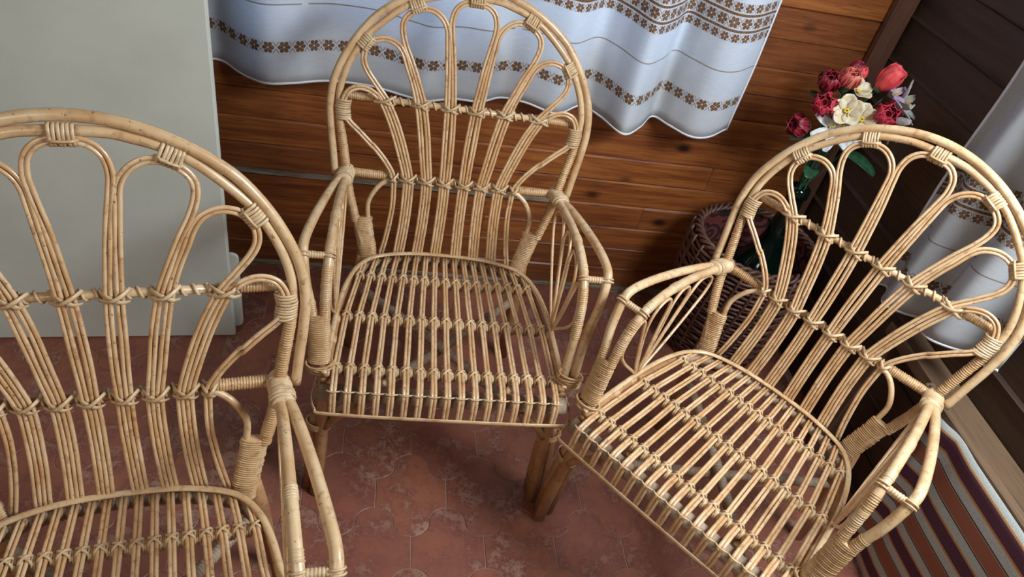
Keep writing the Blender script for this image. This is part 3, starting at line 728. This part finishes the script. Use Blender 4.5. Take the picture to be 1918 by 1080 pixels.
def flower(name, c, ax, kind, size, mat, label, cat='flower'):
    size *= 1.32; c = np.array(c, float); root = empty(name, tuple(c)); tag(root, label, cat, 'artificial bouquet in the demijohn')
    ax, e1, e2 = basis(ax); O = np.zeros(3)
    def solid(mb, nm, m_):
        o = mb.build(nm, M[m_], root); s_ = o.modifiers.new('thickness', 'SOLIDIFY'); s_.thickness = .0009; s_.offset = 0; return o
    if kind == 'rose':
        for lay, (nn, L, Wd, op, cu) in enumerate(((3, .55, .34, .15, .15), (4, .72, .42, .35, .35), (5, .9, .5, .75, .55), (6, 1.0, .52, 1.3, .7))):
            for k in range(nn):
                a = 2 * PI * k / nn + lay * .6; d = e1 * math.cos(a) + e2 * math.sin(a)
                mb = MB(); petal(mb, d * size * .08, ax + d * op, ax - d * .6 if lay < 3 else ax, size * L, size * Wd, cu); solid(mb, 'petal', mat)
        MB().sphere(-ax * size * .1, size * .28, 8, 5).build('calyx', M['leaf'], root)
    elif kind == 'tulip':
        for k in range(6):
            a = 2 * PI * k / 6; d = e1 * math.cos(a) + e2 * math.sin(a)
            mb = MB(); petal(mb, d * size * .20, ax + d * (.50 if k % 2 else .62), ax * .2 - d * .9, size * 1.5, size * .56, .34, 6); solid(mb, 'petal', mat)
        MB().sphere(O, size * .26, 8, 5).build('calyx', M['leaf'], root)
    elif kind == 'open':
        for k in range(5):
            a = 2 * PI * k / 5; d = e1 * math.cos(a) + e2 * math.sin(a)
            mb = MB(); petal(mb, d * size * .08, d + ax * .45, ax, size, size * .48, .12); solid(mb, 'petal', mat)
        mb = MB()
        for k in range(6):
            a = 2 * PI * k / 6; mb.sphere(ax * size * .22 + (e1 * math.cos(a) + e2 * math.sin(a)) * size * .10, size * .07, 6, 4)
        mb.build('stamens', M['yellow'], root)
    elif kind == 'daisy':
        for k in range(7):
            a = 2 * PI * k / 7; d = e1 * math.cos(a) + e2 * math.sin(a)
            mb = MB(); petal(mb, d * size * .15, d + ax * .15, ax, size * 1.25, size * .26, .05); solid(mb, 'petal', mat)
        for k in range(16):
            a = k * 2.4; r = size * .11 * math.sqrt(k); d = e1 * math.cos(a) + e2 * math.sin(a)
            MB().sphere(ax * size * (.30 - .02 * k * .3) + d * r, size * .075, 6, 4).build('stamen', M['yellow'], root)
    elif kind == 'lily':
        for k in range(6):
            a = 2 * PI * k / 6; d = e1 * math.cos(a) + e2 * math.sin(a)
            mb = MB(); petal(mb, d * size * .05, d * .8 + ax * .9, ax - d * .3, size * 1.25, size * .24, -.25); solid(mb, 'petal', mat)
        mb = MB()
        for k in range(5): d = e1 * math.cos(k * 1.26) + e2 * math.sin(k * 1.26); mb.tube([O, ax * size * .8 + d * size * .2], size * .025, 5)
        mb.build('stamens', M['yellow'], root)
    # stem down into the neck
    e = NECK + np.array((random.uniform(-.009, .009), random.uniform(-.009, .009), -.03)) - c
    mid = (NECK + np.array((0, 0, .13)) - c) * .75 - ax * size * .5
    MB().tube(crm([O - ax * size * .2, mid, e + np.array((0, 0, .05)), e], 5), .0022, 6).build('stem', M['leaf'], root)
    return root
VW = np.array((-.45, -.75, .5))    # roughly towards the viewer
flower('silk_rose', (1.100, 1.585, .888), VW + (-.2, 0, .1), 'rose', .046, 'rose', 'crimson silk rose at the left of the bouquet above the yellow-centred daisy')
flower('silk_rose', (1.252, 1.56, .895), VW, 'rose', .050, 'rose', 'large crimson silk rose low in the bouquet just above the chair hoop')
flower('silk_tulip', (1.226, 1.60, .950), (.35, -.25, 1), 'tulip', .036, 'tulip', 'bright coral red tulip standing highest at the right of the bouquet')
flower('silk_tulip', (1.196, 1.64, .950), (-.2, .1, 1), 'tulip', .018, 'tulip', 'small coral bud behind and left of the tall red tulip')
flower('silk_rose', (1.142, 1.61, .940), (-.2, -.5, 1), 'rose', .040, 'pink', 'salmon pink rose at the top middle of the bouquet')
flower('silk_rose', (1.108, 1.625, .922), (-.4, -.5, .8), 'rose', .042, 'dark_rose', 'dark red rose at the upper left of the bouquet against the planks')
flower('silk_rose', (1.082, 1.60, .822), (-.9, -.5, .3), 'rose', .044, 'dark_rose', 'dark red rose drooping lowest at the left of the bouquet')
flower('silk_rose', (1.178, 1.66, .955), (.1, -.3, 1), 'rose', .026, 'dark_rose', 'small dark red rose behind the cream blossoms')
flower('silk_primrose', (1.148, 1.565, .895), VW, 'open', .033, 'cream', 'cream five-petalled blossom, the left one of the facing pair')
flower('silk_primrose', (1.192, 1.555, .882), VW + (.1, 0, 0), 'open', .033, 'cream', 'cream five-petalled blossom beside the large crimson rose')
flower('silk_primrose', (1.182, 1.61, .928), (.1, -.5, 1), 'open', .028, 'cream', 'pale half-open blossom above the cream pair')
flower('silk_daisy', (1.142, 1.555, .846), VW + (-.1, 0, .2), 'daisy', .036, 'lily', 'white daisy with clustered yellow stamens low on the left')
flower('silk_lily', (1.295, 1.60, .915), (.7, -.5, .5), 'lily', .038, 'lily', 'white lily opening to the right side of the bouquet')
flower('silk_lily', (1.285, 1.59, .878), (1, -.4, -.1), 'lily', .038, 'lily', 'white lily hanging out below the first at the right')
flower('silk_lily', (1.255, 1.59, .938), (.4, -.5, .7), 'lily', .028, 'lavender', 'pale lavender lily tucked under the tall tulip')
flower('silk_primrose', (1.205, 1.56, .835), VW, 'open', .024, 'lily', 'small white blossom low between cream blossom and rose')
for i, (c, d, L, lb) in enumerate((((1.225, 1.60, .76), (.55, -.55, -.05), .095, 'broad dark green leaf seen through the hoop under the bouquet'),
                                   ((1.16, 1.60, .80), (-.8, -.45, .1), .075, 'dark green leaf at the lower left under the daisy'),
                                   ((1.18, 1.60, .80), (.1, -.9, .05), .06, 'dark green leaf pointing at the viewer below the white blossom'),
                                   ((1.17, 1.61, .70), (-.5, -.7, .1), .06, 'small green leaf lowest on the stems over the bottle neck'),
                                   ((1.22, 1.63, .82), (.8, .0, .25), .08, 'dark leaf sticking out right behind the white lilies'),
   ((1.14, 1.63, .87), (-.8, .0, .5), .07, 'dark leaf pointing up left between the dark red rose and the crimson one'),
   ((1.20, 1.65, .90), (.1, .3, 1), .07, 'dark leaf upright at the back of the bouquet behind the salmon rose'),
   ((1.17, 1.60, .85), (-.5, -.6, .3), .05, 'short dark leaf tucked between the daisy and the cream pair'),
   ((1.12, 1.60, .80), (-.9, -.1, -.1), .06, 'dark leaf under the drooping lowest dark red rose'))):
    root = empty('leaf_spray', c); tag(root, lb, 'leaf', 'artificial bouquet in the demijohn')
    mb = MB(); petal(mb, (0, 0, 0), d, (0, 0, 1), L, L * .33, -.15, 6); o = mb.build('leaf_blade', M['leaf'], root); so = o.modifiers.new('thickness', 'SOLIDIFY'); so.thickness = .001
    e = NECK + (0, 0, -.02) - np.array(c)
    MB().tube(crm([(0, 0, 0), e * .5 + np.array((0, 0, .01)), e + np.array((0, 0, .04)), e], 4), .002, 5).build('stem', M['leaf'], root)

# ================================================================ folded striped lounger against the right wall
lg = empty('folded_sun_lounger', (1.33, .60, 0)); tag(lg, 'folded wooden sun lounger with striped canvas standing on edge against the right wall', 'lounger')
def lb(name, lo, hi, mat='rail', bev=.004): return MB().box((lo[0] - 1.33, lo[1] - .60, lo[2]), (hi[0] - 1.33, hi[1] - .60, hi[2]), bev).build(name, M[mat], lg, smooth=False)
lb('side_rail', (1.327, -.55, .462), (1.400, 1.232, .500))
lb('inner_bar', (1.300, -.50, .470), (1.324, 1.02, .506))
lb('post', (1.320, 1.175, .001), (1.352, 1.215, .462))
lb('post', (1.320, -.45, .001), (1.352, -.41, .462))
lb('side_rail', (1.335, -.50, .030), (1.385, .99, .065))
n = 40; V = []; UV = []
for i in range(n + 1):
    y = .935 - 1.40 * i / n
    for k in range(17):
        z = .016 + (.500 - .016) * k / 16
        d = .006 * math.sin(PI * k / 16) + .004 * math.sin(y * 9 + k * .15) * math.sin(PI * k / 16)
        kink = -.010 * math.exp(-((y - .86) / .03) ** 2)
        V.append((1.292 - d - kink - 1.33, y - .60, z - .012 * max(0, (y - .86)) / .07)); UV.append((y, z - .4635))
F = [(i * 17 + k, i * 17 + k + 1, (i + 1) * 17 + k + 1, (i + 1) * 17 + k) for i in range(n) for k in range(16)]
o = MB().add(V, F).build('canvas', M['stripe'], lg, uv=UV); so = o.modifiers.new('thickness', 'SOLIDIFY'); so.thickness = .004; so.offset = 0
mb = MB(); mb.box((-.032, .375, .488), (-.028, .405, .512), .001); mb.sphere((-.022, .39, .507), .006); mb.build('steel_bracket', M['steel'], lg)
